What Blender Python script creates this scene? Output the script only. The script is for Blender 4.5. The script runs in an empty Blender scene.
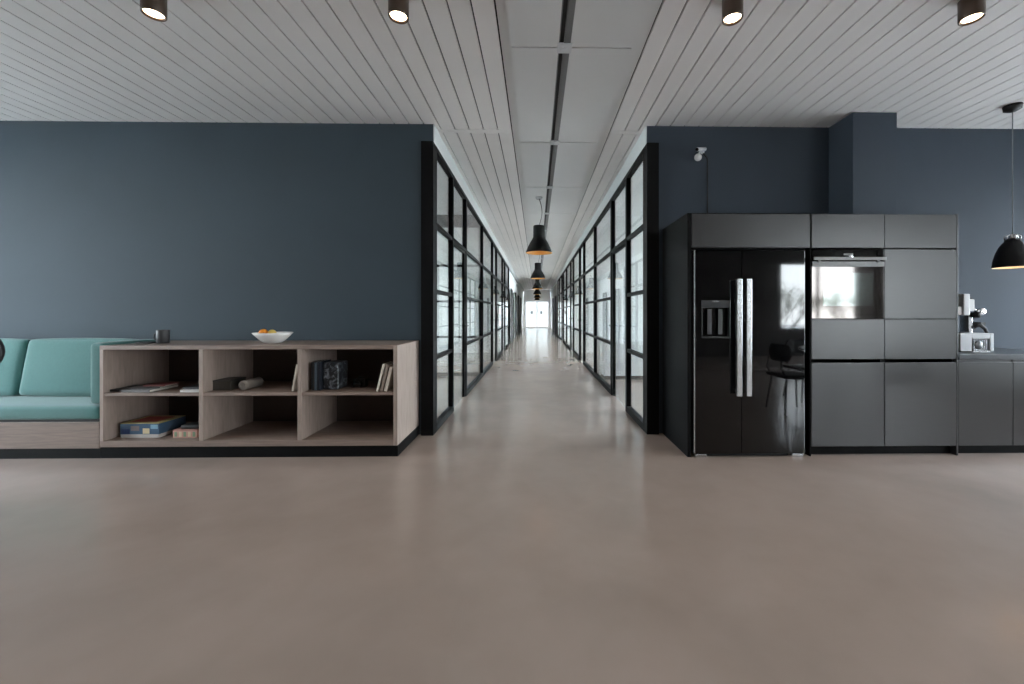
import bpy, bmesh, math, random
from mathutils import Vector, Matrix
random.seed(7)
PI = math.pi
scn = bpy.context.scene
COL = scn.collection

# ------------------------------------------------------------------ camera
FPX, PX0, PY0, YAW, CAMZ = 400.0, 543.5, 313.0, math.radians(1.0), 1.2
cd = bpy.data.cameras.new('camera'); cam = bpy.data.objects.new('camera', cd); COL.objects.link(cam)
cam.location = (0, 0, CAMZ); cam.rotation_euler = (PI/2, 0, -YAW)
cd.sensor_width = 36; cd.lens = FPX/1024*36
cd.shift_x = (512-PX0)/1024; cd.shift_y = (PY0-342)/1024
cd.clip_start = 0.05; cd.clip_end = 300
scn.camera = cam

def at(px, py, Y):
    """the point of the depth plane Y that the photograph shows at pixel (px, py)"""
    r = (px-PX0)/FPX; u = -(py-PY0)/FPX
    dx = r*math.cos(YAW)+math.sin(YAW); dy = math.cos(YAW)-r*math.sin(YAW)
    t = Y/dy
    return Vector((dx*t, Y, CAMZ+u*t))
def X(px, Y): return at(px, PY0, Y).x
def Z(px, py, Y): return at(px, py, Y).z

# ------------------------------------------------------------------ materials
def lin(c):
    return tuple((v/255/12.92 if v/255 <= .04045 else ((v/255+.055)/1.055)**2.4) for v in c)+(1,)
def mat(name, rgb, rough=.5, metal=0, spec=.5, vary=0, scale=3, bump=0, bscale=40, stretch=(1,1,1), coat=0, rough_vary=0, sheen=0):
    m = bpy.data.materials.new(name); m.use_nodes = True
    nt = m.node_tree; b = nt.nodes['Principled BSDF']
    c = lin(rgb)
    b.inputs['Base Color'].default_value = c
    b.inputs['Roughness'].default_value = rough; b.inputs['Metallic'].default_value = metal
    b.inputs['Specular IOR Level'].default_value = spec
    b.inputs['Coat Weight'].default_value = coat
    b.inputs['Sheen Weight'].default_value = sheen
    tc = nt.nodes.new('ShaderNodeTexCoord'); mp = nt.nodes.new('ShaderNodeMapping')
    mp.inputs['Scale'].default_value = stretch
    nt.links.new(tc.outputs['Object'], mp.inputs['Vector'])
    if vary:
        n = nt.nodes.new('ShaderNodeTexNoise'); n.inputs['Scale'].default_value = scale; n.inputs['Detail'].default_value = 6
        n.inputs['Distortion'].default_value = .4
        nt.links.new(mp.outputs['Vector'], n.inputs['Vector'])
        r = nt.nodes.new('ShaderNodeValToRGB')
        r.color_ramp.elements[0].position = .3; r.color_ramp.elements[1].position = .7
        r.color_ramp.elements[0].color = tuple(v*(1-vary) for v in c[:3])+(1,)
        r.color_ramp.elements[1].color = tuple(min(1, v*(1+vary)) for v in c[:3])+(1,)
        nt.links.new(n.outputs['Fac'], r.inputs['Fac']); nt.links.new(r.outputs['Color'], b.inputs['Base Color'])
        if rough_vary:
            mr = nt.nodes.new('ShaderNodeMapRange')
            mr.inputs['To Min'].default_value = rough-rough_vary; mr.inputs['To Max'].default_value = rough+rough_vary
            nt.links.new(n.outputs['Fac'], mr.inputs['Value']); nt.links.new(mr.outputs['Result'], b.inputs['Roughness'])
    if bump:
        n2 = nt.nodes.new('ShaderNodeTexNoise'); n2.inputs['Scale'].default_value = bscale; n2.inputs['Detail'].default_value = 4
        nt.links.new(mp.outputs['Vector'], n2.inputs['Vector'])
        bp = nt.nodes.new('ShaderNodeBump'); bp.inputs['Strength'].default_value = bump; bp.inputs['Distance'].default_value = .003
        nt.links.new(n2.outputs['Fac'], bp.inputs['Height']); nt.links.new(bp.outputs['Normal'], b.inputs['Normal'])
    return m
def emit(name, rgb, s):
    m = bpy.data.materials.new(name); m.use_nodes = True; nt = m.node_tree
    b = nt.nodes['Principled BSDF']; b.inputs['Base Color'].default_value = lin(rgb)
    b.inputs['Emission Color'].default_value = lin(rgb); b.inputs['Emission Strength'].default_value = s
    return m
def glass(name, tint=(250, 252, 252), f0=.025, rough=.0):
    m = bpy.data.materials.new(name); m.use_nodes = True; nt = m.node_tree; nt.nodes.clear()
    o = nt.nodes.new('ShaderNodeOutputMaterial'); mx = nt.nodes.new('ShaderNodeMixShader')
    t = nt.nodes.new('ShaderNodeBsdfTransparent'); g = nt.nodes.new('ShaderNodeBsdfGlossy')
    t.inputs['Color'].default_value = lin(tint); g.inputs['Roughness'].default_value = rough
    lw = nt.nodes.new('ShaderNodeLayerWeight'); lw.inputs['Blend'].default_value = .5
    p = nt.nodes.new('ShaderNodeMath'); p.operation = 'POWER'; p.inputs[1].default_value = 5
    a = nt.nodes.new('ShaderNodeMath'); a.operation = 'MULTIPLY_ADD'; a.inputs[1].default_value = 1-f0; a.inputs[2].default_value = f0
    nt.links.new(lw.outputs['Facing'], p.inputs[0]); nt.links.new(p.outputs[0], a.inputs[0]); nt.links.new(a.outputs[0], mx.inputs[0])
    nt.links.new(t.outputs[0], mx.inputs[1]); nt.links.new(g.outputs[0], mx.inputs[2]); nt.links.new(mx.outputs[0], o.inputs['Surface'])
    return m
M = {}
M['navy'] = mat('navy wall paint', (51, 64, 72), .8, vary=.06, scale=1.2, bump=.15, bscale=180)
M['navy_dark'] = mat('dark navy wall paint', (54, 64, 75), .8, vary=.06, scale=1.2, bump=.15, bscale=180)
M['umber'] = mat('dark umber wall paint', (56, 51, 48), .7, vary=.05, scale=1.5)
M['white'] = mat('white wall paint', (236, 238, 236), .7, vary=.02, scale=2)
M['fascia'] = mat('pale grey fascia paint', (205, 208, 206), .6, vary=.02, scale=2)
M['slat'] = mat('white lacquered ceiling slat', (232, 229, 227), .5, vary=.03, scale=1.5)
M['void'] = mat('black void behind slats', (22, 22, 23), .9, vary=.1, scale=5)
M['panel'] = mat('grey plasterboard panel', (210, 210, 209), .6, vary=.02, scale=2)
M['alu'] = mat('anodised aluminium', (120, 122, 124), .4, metal=.7, vary=.05, scale=8)
M['black_metal'] = mat('black powder coated steel', (9, 9, 10), .6, spec=.15, vary=.1, scale=10)
M['black'] = mat('matt black', (15, 15, 16), .55, vary=.1, scale=10)
M['wood'] = mat('grey oak veneer', (130, 113, 103), .5, vary=.17, scale=5, stretch=(1, 6, 14), bump=.15, bscale=30)
M['woodv_lit'] = mat('grey oak veneer upright lit', (152, 136, 127), .5, vary=.14, scale=5, stretch=(8, 8, 1), bump=.15, bscale=30)  # paler than the other oak: light from the right put into the colour
M['plinth'] = mat('black plinth laminate', (10, 10, 11), .55, spec=.12, vary=.08, scale=8)
M['teal'] = mat('teal wool fabric', (60, 109, 105), .85, vary=.06, scale=60, bump=.4, bscale=420, sheen=.3)
M['veneer'] = mat('black stained veneer', (24, 23, 23), .30, vary=.16, scale=7, stretch=(1, 1, 26), bump=.1, bscale=60, spec=.7)
M['carcass'] = mat('black cabinet board', (10, 10, 11), .6, spec=.1, vary=.1, scale=6)
M['gloss'] = mat('black glass front', (6, 6, 7), .04, spec=.6, vary=.05, scale=3)
M['ovenglass'] = mat('mirrored oven glass', (74, 70, 68), .05, metal=.85, vary=.03, scale=3)
M['steel'] = mat('brushed steel', (205, 206, 208), .25, metal=.9, vary=.04, scale=20, stretch=(20, 20, 1))
M['chrome'] = mat('chrome', (225, 226, 228), .1, metal=1, vary=.02, scale=5)
M['worktop'] = mat('dark grey composite worktop', (62, 66, 70), .3, vary=.08, scale=30)
M['bronze'] = mat('bronze lamp housing', (72, 58, 48), .38, metal=.5, vary=.06, scale=12)
M['lens'] = emit('glowing lamp lens', (255, 226, 190), 14)
M['shade'] = mat('charcoal lamp shade', (17, 17, 18), .55, spec=.25, vary=.06, scale=10)
M['shade_in'] = mat('warm golden shade lining', (226, 180, 104), .5, vary=.03, scale=10)
M['shade_white'] = mat('cream shade lining', (235, 222, 200), .5, vary=.03, scale=10)
M['bulb'] = emit('glowing bulb', (255, 200, 130), 5)
M['cord'] = mat('grey textile cord', (120, 122, 124), .7, vary=.05, scale=30)
M['ceramic'] = mat('white porcelain', (232, 230, 228), .25, vary=.02, scale=8)
M['enamel'] = mat('white enamel', (205, 207, 209), .22, vary=.02, scale=8)
M['mug'] = mat('dark grey stoneware', (50, 50, 52), .5, vary=.1, scale=30)
M['orange'] = mat('orange peel', (226, 140, 36), .45, vary=.12, scale=20, bump=.3, bscale=200)
M['lemon'] = mat('pale yellow peel', (214, 184, 90), .45, vary=.1, scale=20, bump=.3, bscale=200)
M['paper'] = mat('paper page block', (212, 206, 196), .8, vary=.05, scale=60, stretch=(1, 1, 12))
M['glass'] = glass('clear partition glass')
M['wglass'] = glass('window glass', (250, 252, 252))
M['lino'] = mat('white melamine', (225, 228, 228), .4, vary=.02, scale=5)
M['leaf'] = mat('pale olive foliage', (120, 124, 92), .7, vary=.3, scale=9)
M['bark'] = mat('grey bark', (104, 96, 84), .85, vary=.25, scale=20)
M['bounce_gravel'] = mat('bounce gravel', (205, 202, 196), .9, vary=.25, scale=2)  # ground colour kept pale to bounce daylight onto the ceiling
M['tabletop'] = mat('pale laminate table top', (190, 188, 184), .3, vary=.04, scale=6)
def cm(n, rgb, r=.55): 
    if n not in M: M[n] = mat(n, rgb, r, vary=.08, scale=14)
    return M[n]

def floor_mat():
    m = bpy.data.materials.new('polished concrete'); m.use_nodes = True; nt = m.node_tree
    b = nt.nodes['Principled BSDF']
    tc = nt.nodes.new('ShaderNodeTexCoord')
    n1 = nt.nodes.new('ShaderNodeTexNoise'); n1.inputs['Scale'].default_value = .9; n1.inputs['Detail'].default_value = 3; n1.inputs['Distortion'].default_value = .7
    n2 = nt.nodes.new('ShaderNodeTexNoise'); n2.inputs['Scale'].default_value = 5; n2.inputs['Detail'].default_value = 5; n2.inputs['Distortion'].default_value = .3
    mx = nt.nodes.new('ShaderNodeMath'); mx.operation = 'MULTIPLY_ADD'; mx.inputs[1].default_value = .3
    nt.links.new(tc.outputs['Object'], n1.inputs['Vector']); nt.links.new(tc.outputs['Object'], n2.inputs['Vector'])
    sc = nt.nodes.new('ShaderNodeMath'); sc.operation = 'MULTIPLY'; sc.inputs[1].default_value = .7
    nt.links.new(n1.outputs['Fac'], sc.inputs[0]); nt.links.new(n2.outputs['Fac'], mx.inputs[0]); nt.links.new(sc.outputs[0], mx.inputs[2])
    mc = nt.nodes.new('ShaderNodeMix'); mc.data_type = 'RGBA'; mc.clamp_factor = True
    m0 = nt.nodes.new('ShaderNodeMapRange'); m0.inputs['From Min'].default_value = .25; m0.inputs['From Max'].default_value = .75
    nt.links.new(mx.outputs[0], m0.inputs['Value']); nt.links.new(m0.outputs['Result'], mc.inputs[0])
    mc.inputs[6].default_value = lin((149, 133, 122)); mc.inputs[7].default_value = lin((169, 151, 141))
    nt.links.new(mc.outputs[2], b.inputs['Base Color'])
    mr = nt.nodes.new('ShaderNodeMapRange'); mr.inputs['To Min'].default_value = .19; mr.inputs['To Max'].default_value = .255
    nt.links.new(n2.outputs['Fac'], mr.inputs['Value']); nt.links.new(mr.outputs['Result'], b.inputs['Roughness'])
    bp = nt.nodes.new('ShaderNodeBump'); bp.inputs['Strength'].default_value = 0; bp.inputs['Distance'].default_value = .01
    nt.links.new(n1.outputs['Fac'], bp.inputs['Height']); nt.links.new(bp.outputs['Normal'], b.inputs['Normal'])
    b.inputs['Specular IOR Level'].default_value = .4
    b.inputs['Coat Weight'].default_value = .25; b.inputs['Coat Roughness'].default_value = .12; b.inputs['Coat IOR'].default_value = 1.45
    return m
M['floor'] = floor_mat()

# ------------------------------------------------------------------ mesh helpers
WORLD = {}   # object name -> world origin
def V(*a): return Vector(a)
class MB:
    def __init__(s): s.bm = bmesh.new(); s.mats = []
    def _mi(s, m):
        if m is None: return 0
        if m not in s.mats: s.mats.append(m)
        return s.mats.index(m)
    def box(s, x0, x1, y0, y1, z0, z1, m=None):
        if x0 > x1: x0, x1 = x1, x0
        if y0 > y1: y0, y1 = y1, y0
        if z0 > z1: z0, z1 = z1, z0
        v = [s.bm.verts.new(p) for p in ((x0,y0,z0),(x1,y0,z0),(x1,y1,z0),(x0,y1,z0),(x0,y0,z1),(x1,y0,z1),(x1,y1,z1),(x0,y1,z1))]
        mi = s._mi(m)
        for f in ((3,2,1,0),(4,5,6,7),(0,1,5,4),(1,2,6,5),(2,3,7,6),(3,0,4,7)):
            s.bm.faces.new([v[i] for i in f]).material_index = mi
        return s
    def lathe(s, prof, c=(0,0,0), n=32, m=None, axis='Z', smooth=True, closed=False):
        """prof: list of (r, h) from one end to the other; r=0 closes with a fan"""
        mi = s._mi(m); rings = []
        c = Vector(c)
        def put(r, h, a):
            if axis == 'Z': p = V(r*math.cos(a), r*math.sin(a), h)
            elif axis == 'Y': p = V(r*math.cos(a), h, r*math.sin(a))
            else: p = V(h, r*math.cos(a), r*math.sin(a))
            return s.bm.verts.new(c+p)
        for r, h in prof:
            rings.append([put(0, h, 0)] if r < 1e-6 else [put(r, h, 2*PI*k/n) for k in range(n)])
        pairs = list(zip(rings, rings[1:]))
        if closed: pairs.append((rings[-1], rings[0]))
        fs = []
        for A, B in pairs:
            for k in range(n):
                k2 = (k+1) % n
                if len(A) == 1 and len(B) == 1: continue
                if len(A) == 1: f = s.bm.faces.new((A[0], B[k], B[k2]))
                elif len(B) == 1: f = s.bm.faces.new((A[k], B[0], A[k2]))
                else: f = s.bm.faces.new((A[k], B[k], B[k2], A[k2]))
                f.material_index = mi; f.smooth = smooth; fs.append(f)
        return s
    def tube(s, pts, r, n=10, m=None):
        mi = s._mi(m); pts = [Vector(p) for p in pts]
        rr = r if isinstance(r, (list, tuple)) else [r]*len(pts)
        rings = []; up = None
        for i, p in enumerate(pts):
            d = (pts[min(i+1, len(pts)-1)]-pts[max(i-1, 0)]).normalized()
            if up is None: up = V(0,0,1) if abs(d.z) < .9 else V(1,0,0)
            a = d.cross(up).normalized(); b = a.cross(d).normalized(); up = b
            rings.append([s.bm.verts.new(p+(a*math.cos(2*PI*k/n)+b*math.sin(2*PI*k/n))*rr[i]) for k in range(n)])
        for A, B in zip(rings, rings[1:]):
            for k in range(n):
                f = s.bm.faces.new((A[k], A[(k+1)%n], B[(k+1)%n], B[k])); f.smooth = True; f.material_index = mi
        s.bm.faces.new(rings[0][::-1]).material_index = mi; s.bm.faces.new(rings[-1]).material_index = mi
        return s
    def pad(s, x0, x1, y0, y1, z0, z1, r=.03, puff=.015, n=12, m=None):
        """upholstered block: rounded edges and faces that swell in the middle"""
        mi = s._mi(m); c = V((x0+x1)/2, (y0+y1)/2, (z0+z1)/2); h = V((x1-x0)/2, (y1-y0)/2, (z1-z0)/2)
        r = min(r, min(h)*.98)
        cache = {}
        def pt(i, j, k):
            key = (i, j, k)
            if key in cache: return cache[key]
            u = V(*[ (2*q/n-1) for q in key])
            # denser near the edges
            w = V(*[math.sin(q*PI/2) for q in u])
            p = V(w.x*h.x, w.y*h.y, w.z*h.z)
            inner = V(*[max(-h[q]+r, min(h[q]-r, p[q])) for q in range(3)])
            d = p-inner
            if d.length > 1e-9: p = inner+d.normalized()*min(r, max(abs(d.x), abs(d.y), abs(d.z)))
            for q in range(3):
                if key[q] in (0, n):
                    o = [t for t in range(3) if t != q]
                    p[q] += (1 if key[q] else -1)*puff*(1-w[o[0]]**2)*(1-w[o[1]]**2)
            cache[key] = s.bm.verts.new(c+p); return cache[key]
        for q in range(3):
            o = [t for t in range(3) if t != q]
            for side in (0, n):
                for a in range(n):
                    for b in range(n):
                        ks = []
                        for da, db in ((0,0),(1,0),(1,1),(0,1)):
                            k = [0,0,0]; k[q] = side; k[o[0]] = a+da; k[o[1]] = b+db; ks.append(pt(*k))
                        f = s.bm.faces.new(ks); f.smooth = True; f.material_index = mi
        return s
    def xf(s, mtx):
        bmesh.ops.transform(s.bm, matrix=mtx, verts=s.bm.verts); return s
    def build(s, name, material=None, parent=None, origin=None, bevel=0, seg=2):
        bmesh.ops.recalc_face_normals(s.bm, faces=s.bm.faces)
        if parent is not None: off = WORLD[parent.name]
        elif origin is not None: off = Vector(origin)
        else:
            xs = [v.co for v in s.bm.verts]
            off = V((min(v.x for v in xs)+max(v.x for v in xs))/2, (min(v.y for v in xs)+max(v.y for v in xs))/2, min(v.z for v in xs))
        bmesh.ops.translate(s.bm, vec=-off, verts=s.bm.verts)
        me = bpy.data.meshes.new(name); s.bm.to_mesh(me); s.bm.free()
        if s.mats:
            for m_ in s.mats: me.materials.append(m_)
        else: me.materials.append(material)
        o = bpy.data.objects.new(name, me); COL.objects.link(o)
        if parent is not None: o.parent = parent
        else: o.location = off
        WORLD[o.name] = off.copy()
        if bevel:
            b = o.modifiers.new('bevel', 'BEVEL'); b.width = bevel; b.segments = seg; b.limit_method = 'ANGLE'; b.angle_limit = math.radians(50)
        return o
def empty(name, loc, label, cat, group=None):
    o = bpy.data.objects.new(name, None); COL.objects.link(o); o.location = loc; o.empty_display_size = .1
    WORLD[o.name] = Vector(loc)
    return tag(o, label, cat, group)
def tag(o, label, cat, group=None):
    o['label'] = label; o['category'] = cat
    if group: o['group'] = group
    return o
def struct(o, label=None, cat=None):
    o['kind'] = 'structure'
    if label: o['label'] = label
    if cat: o['category'] = cat
    return o
def copy_tree(o, parent=None):
    c = o.copy(); COL.objects.link(c); c.parent = parent
    for ch in [x for x in bpy.data.objects if x.parent == o]: copy_tree(ch, c)
    return c

# ------------------------------------------------------------------ dimensions of the place
CZ = 3.065; WY = 3.97; FYL = 3.355; FYR = 3.31
RB, YB = 6.3, .2                # side wall drawn in so its unseen window lights the kitchen wall
XL, XR = -1.01, 1.09           # faces of the corridor
LX0, LX1, LY0 = -7.0, 9.6, -4.5
RX = 5.6; RXR = 4.6; YE = 32.0
YGL, YGR = 14.8, 20.8

# ------------------------------------------------------------------ floor, ceiling
struct(MB().box(LX0, RB+.2, LY0, YE+6, -.12, 0).box(RB+.2, LX1, LY0, YB, -.12, 0).build('floor', M['floor']), 'polished warm grey concrete floor', 'floor')

b = MB()
P = .1437; G = .011
b.box(LX0, RB+.2, LY0, WY, CZ+.03, CZ+.06, M['void']); b.box(RB+.2, LX1, LY0, YB, CZ+.03, CZ+.06, M['void'])
b.box(XL-.02, XR+.02, WY, YE, CZ+.03, CZ+.06, M['void'])
x = -.2515
while x > LX0:
    x0 = max(x-P+G/2, LX0); b.box(x0, x-G/2, LY0, 4.08 if x0 > XL-.02 else WY, CZ, CZ+.018, M['slat'])
    if x > XL: b.box(max(x0, XL-.012), x-G/2, 4.16, YE, CZ, CZ+.018, M['slat'])
    if x0 < XL-.02 < x: b.box(XL-.012, x-G/2, WY, 4.08, CZ, CZ+.018, M['slat'])
    x -= P
x = .758
while x < LX1:
    x1 = min(x+P-G/2, LX1); b.box(x+G/2, x1, LY0, 4.08 if x1 < XR+.02 else (WY if x < RB else YB-.2), CZ, CZ+.018, M['slat'])
    if x < XR-.02: b.box(x+G/2, min(x1, XR+.012), 4.16, YE, CZ, CZ+.018, M['slat'])
    if x < XR+.02 <= x1: b.box(x+G/2, XR+.012, WY, 4.08, CZ, CZ+.018, M['slat'])
    x += P
b.box(XL-.012, -.2515-G/2, 4.085, 4.155, CZ, CZ+.018, M['slat'])
b.box(.758+G/2, XR+.012, 4.085, 4.155, CZ, CZ+.018, M['slat'])
ceil = struct(b.build('ceiling', origin=(0, 0, CZ)), 'white slatted ceiling with thin dark joints', 'ceiling')
# the smooth centre band: panels with a shadow joint between them
b = MB()
b.box(-.2515+G/2, .153, LY0, YE, CZ+.004, CZ+.024)
b.box(.234, .758-G/2, LY0, YE, CZ+.004, CZ+.024)
y = 2.79-1.55*5
while y < YE-1:
    b.box(-.175, .153, y+.006, y+1.544, CZ-.012, CZ+.003)
    b.box(.234, .665, y+.006, y+1.544, CZ-.012, CZ+.003)
    y += 1.55
b.build('centre_panel', M['panel'], ceil)
# recessed track in the centre band
tk = empty('ceiling_track', (.19, 10, CZ-.02), 'long grey metal track slot running along the middle of the ceiling', 'light track')
MB().box(.153, .161, LY0, YE, CZ-.01, CZ+.02).box(.188, .234, LY0, YE, CZ-.014, CZ+.02).build('channel', M['alu'], tk)
MB().box(.161, .188, LY0, YE, CZ+.004, CZ+.02).build('slot', M['black'], tk)
y = 2.79-1.55*5
while y < YE-1:
    MB().box(.145, .245, y-.05, y+.05, CZ-.02, CZ-.010).box(.17, .2, y-.02, y+.02, CZ-.026, CZ-.02).build('joint_cover', M['enamel'], tk)
    y += 1.55

# ------------------------------------------------------------------ walls of the front room
# left wall: navy, stepped at the corridor so that the black post stands in the step
b = MB().box(LX0, -1.13, WY, WY+.12, 0, CZ+.029).box(-1.13, -1.02, WY, WY+.12, 2.885, CZ+.029)
struct(b.build('wall_left', M['navy']), 'matt navy blue wall behind the bench', 'wall')
b = MB().box(1.21, RB+.2, WY, WY+.12, 0, CZ+.029).box(1.1, 1.21, WY, WY+.12, 2.885, CZ+.029)
struct(b.build('wall_right', M['navy_dark']), 'matt dark navy wall behind the kitchen units', 'wall')
px0, px1 = X(853, 3.66), X(897, 3.66)
struct(MB().box(px0, px1, 3.66, WY-.001, 0, CZ-.001).build('wall_pier', M['navy_dark'], bevel=.003), 'dark navy pier projecting above the kitchen units', 'wall')

def wall_with_windows(name, axis, pos, thick, a0, a1, holes, z1, m, label=None):
    """axis 'X': wall runs along X at Y=pos; 'Y': runs along Y at X=pos. holes: (a0,a1,z0,z1)"""
    b = MB()
    def bx(p, q, zz0, zz1):
        if q-p < 1e-4 or zz1-zz0 < 1e-4: return
        if axis == 'X': b.box(p, q, pos, pos+thick, zz0, zz1)
        else: b.box(pos, pos+thick, p, q, zz0, zz1)
    c = a0
    for h0, h1, hz0, hz1 in sorted(holes):
        bx(c, h0, 0, z1); bx(h0, h1, 0, hz0); bx(h0, h1, hz1, z1); c = h1
    bx(c, a1, 0, z1)
    return struct(b.build(name, m), label, 'wall')
NWIN = [0]
def window(axis, pos, thick, h, mull=2, m=None, portal=True, nrm=1, rails=()):
    """framed window set in a hole; nrm = direction into the room"""
    NWIN[0] += 1; a0, a1, z0, z1 = h; f = .05; mid = pos+thick/2
    b = MB(); g = MB()
    def bx(mb, p, q, zz0, zz1, d):
        if axis == 'X': mb.box(p, q, mid-d, mid+d, zz0, zz1)
        else: mb.box(mid-d, mid+d, p, q, zz0, zz1)
    bx(b, a0, a1, z0, z0+f, .035); bx(b, a0, a1, z1-f, z1, .035)
    for k in range(mull+1):
        c = a0+f/2+(a1-a0-f)*k/mull; bx(b, c-f/2, c+f/2, z0+f, z1-f, .035)
    for rz in rails: bx(b, a0+f, a1-f, rz-.02, rz+.02, .03)
    o = struct(b.build('window_%d' % NWIN[0], m or M['black_metal']))
    bx(g, a0+f*.6, a1-f*.6, z0+f*.6, z1-f*.6, .004); g.build('pane', M['wglass'], o)
    if portal:
        ld = bpy.data.lights.new('daylight_portal', 'AREA'); ld.shape = 'RECTANGLE'; ld.size = a1-a0; ld.size_y = z1-z0
        ld.cycles.is_portal = True
        lo = bpy.data.objects.new('daylight_portal', ld); COL.objects.link(lo)
        out = pos+thick+.03 if nrm < 0 else pos-.03
        if axis == 'X':
            lo.location = ((a0+a1)/2, out, (z0+z1)/2); lo.rotation_euler = (PI/2, 0, 0) if nrm > 0 else (-PI/2, 0, 0)
        else:
            lo.location = (out, (a0+a1)/2, (z0+z1)/2); lo.rotation_euler = (PI/2, 0, -PI/2 if nrm > 0 else PI/2)
    return o
hb = [(6.85, 9.1, .72, 2.62)]
wall_with_windows('wall_back', 'X', LY0-.2, .2, LX0, LX1, hb, CZ, M['umber'])
for h in hb: window('X', LY0-.2, .2, h, nrm=1)
hs = [(.8, 3.4, .6, 2.75)]
wall_with_windows('wall_side_left', 'Y', LX0-.2, .2, LY0, WY, hs, CZ, M['navy'])
for h in hs: window('Y', LX0-.2, .2, h, nrm=1)
hs = [(-4.3, -2.3, .1, 2.95), (-2.1, -.2, .1, 2.95)]
wall_with_windows('wall_side_right', 'Y', LX1, .2, LY0, YB, hs, CZ, M['umber'])
for h in hs: window('Y', LX1, .2, h, nrm=-1)
hs = [(.4, 3.9, .45, 2.55)]  # added window, unseen, set close to brighten the wall by the worktop
wall_with_windows('wall_added_kitchen_side', 'Y', RB, .2, YB-.2, WY, hs, CZ, M['umber'])
for h in hs: window('Y', RB, .2, h, mull=3, nrm=-1)
struct(MB().box(RB+.2, LX1, YB-.2, YB, 0, CZ).build('wall_added_return', M['umber']))  # added wall closing off the drawn-in kitchen end

# ------------------------------------------------------------------ rooms on both sides of the corridor
for side, s in (('left', -1), ('right', 1)):
    xi = XL-.07 if s < 0 else XR+.07
    xo = -RX if s < 0 else RXR
    yg = YGL if s < 0 else YGR
    holes = []; y = WY+.5
    while y+3.0 < YE-8: holes.append((y, y+3.1, .9, 2.5) if s < 0 else (y, y+3.2, .3, 2.95)); y += 3.4
    wall_with_windows('wall_outer_%s' % side, 'Y', xo-(.2 if s < 0 else 0), .2, WY+.12, YE, holes, CZ, M['white'])
    for h in holes: window('Y', xo-(.2 if s < 0 else 0), .2, h, m=M['enamel'], nrm=-s)
    struct(MB().box(min(xi, xo), max(xi, xo), WY+.12, YE, CZ, CZ+.06).build('ceiling', M['white']))
    # fascia over the glazing
    xf0, xf1 = (XL-.01, XL) if s < 0 else (XR, XR+.01)
    struct(MB().box(xf0-(.06 if s < 0 else 0), xf1+(.06 if s > 0 else 0), WY+.121, YE, 2.885, CZ).box(xf0, xf1, WY, WY+.121, 2.885, CZ).build('trim_%d' % (1 if s < 0 else 2), M['fascia']), 'white fascia above the %s glazing' % side, 'trim')
    struct(MB().box(min(xi+s*.07, xi), max(xi+s*.07, xi), yg+.05, YE, 0, 2.884).build('wall_corridor_%s' % side, M['white']))

NDOOR = [0]
HZ = (.03, .745, 1.42, 2.1, 2.86)
def bay(side, y0, y1, rails=True):
    """glazed bay between two mullions: black frame with four rails, glass behind"""
    NWIN[0] += 1
    xa, xb = (XL-.06, XL) if side < 0 else (XR, XR+.06)
    xc = (xa+xb)/2
    b = MB()
    b.box(xa, xb, y0, y0+.03, 0, 2.885); b.box(xa, xb, y1-.03, y1, 0, 2.885)
    b.box(xa, xb, y0+.03, y1-.03, 0, .07); b.box(xa, xb, y0+.03, y1-.03, 2.835, 2.885)
    for z in HZ[1:4]: b.box(xa+.006, xb-.006, y0+.03, y1-.03, z-.02, z+.02)
    o = struct(b.build('window_%d' % NWIN[0], M['black_metal']))
    MB().box(xc-.004, xc+.004, y0+.02, y1-.02, .05, 2.85).build('pane', M['glass'], o)
def doorbay(side, y0, y1):
    """full height glass door with a dark latch stile, clear transom pane over it"""
    NDOOR[0] += 1
    xa, xb = (XL-.06, XL) if side < 0 else (XR, XR+.06); xc = (xa+xb)/2
    b = MB()
    b.box(xa, xb, y0, y0+.03, 0, 2.885); b.box(xa, xb, y1-.05, y1, 0, 2.885)
    b.box(xa, xb, y0+.03, y1-.05, 2.08, 2.12); b.box(xa, xb, y0+.03, y1-.05, 2.835, 2.885)
    o = struct(b.build('door_%d' % NDOOR[0], M['black_metal']))
    MB().box(xc-.004, xc+.004, y0+.025, y1-.045, 2.11, 2.84).build('transom_pane', M['glass'], o)
    lf = MB().box(xc-.02, xc+.02, y1-.13, y1-.055, .01, 2.075).box(xc-.02, xc+.02, y0+.033, y0+.06, .01, 2.075).box(xc-.02, xc+.02, y0+.06, y1-.13, 2.045, 2.075).build('leaf_frame', M['black_metal'], o)
    MB().box(xc-.005, xc+.005, y0+.055, y1-.125, .012, 2.05).build('pane', M['glass'], lf)
    sgn = 1 if side < 0 else -1; hx = xc+sgn*.02
    MB().lathe([(0, 0), (.025, 0), (.025, .008), (.009, .009), (.009, .05), (0, .05)], (0, 0, 0), 16, axis='X').xf(Matrix.Translation((hx, y1-.092, 1.02)) @ Matrix.Diagonal((sgn, 1, 1, 1))) \
        .tube([(hx+sgn*.045, y1-.092, 1.02), (hx+sgn*.045, y1-.32, 1.02)], .009).build('door_handle', M['black'], o)
lay_l = [(4.05, 4.88, 'w'), (4.88, 5.82, 'd'), (5.82, 7.6, 'w'), (7.6, 9.35, 'w'), (9.35, 10.3, 'd'), (10.3, 12.1, 'w'), (12.1, 13.05, 'd'), (13.05, YGL+.05, 'w')]
lay_r = [(4.05, 4.86, 'w'), (4.86, 5.86, 'd'), (5.86, 7.6, 'w'), (7.6, 9.35, 'w'), (9.35, 10.3, 'd'), (10.3, 12.1, 'w'), (12.1, 13.05, 'd'), (13.05, 14.85, 'w'), (14.85, 16.6, 'w'), (16.6, 17.55, 'd'), (17.55, 19.3, 'w'), (19.3, YGR+.05, 'w')]
for y0, y1, k in lay_l: (bay if k == 'w' else doorbay)(-1, y0, y1)
for y0, y1, k in lay_r: (bay if k == 'w' else doorbay)(1, y0, y1)
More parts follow.
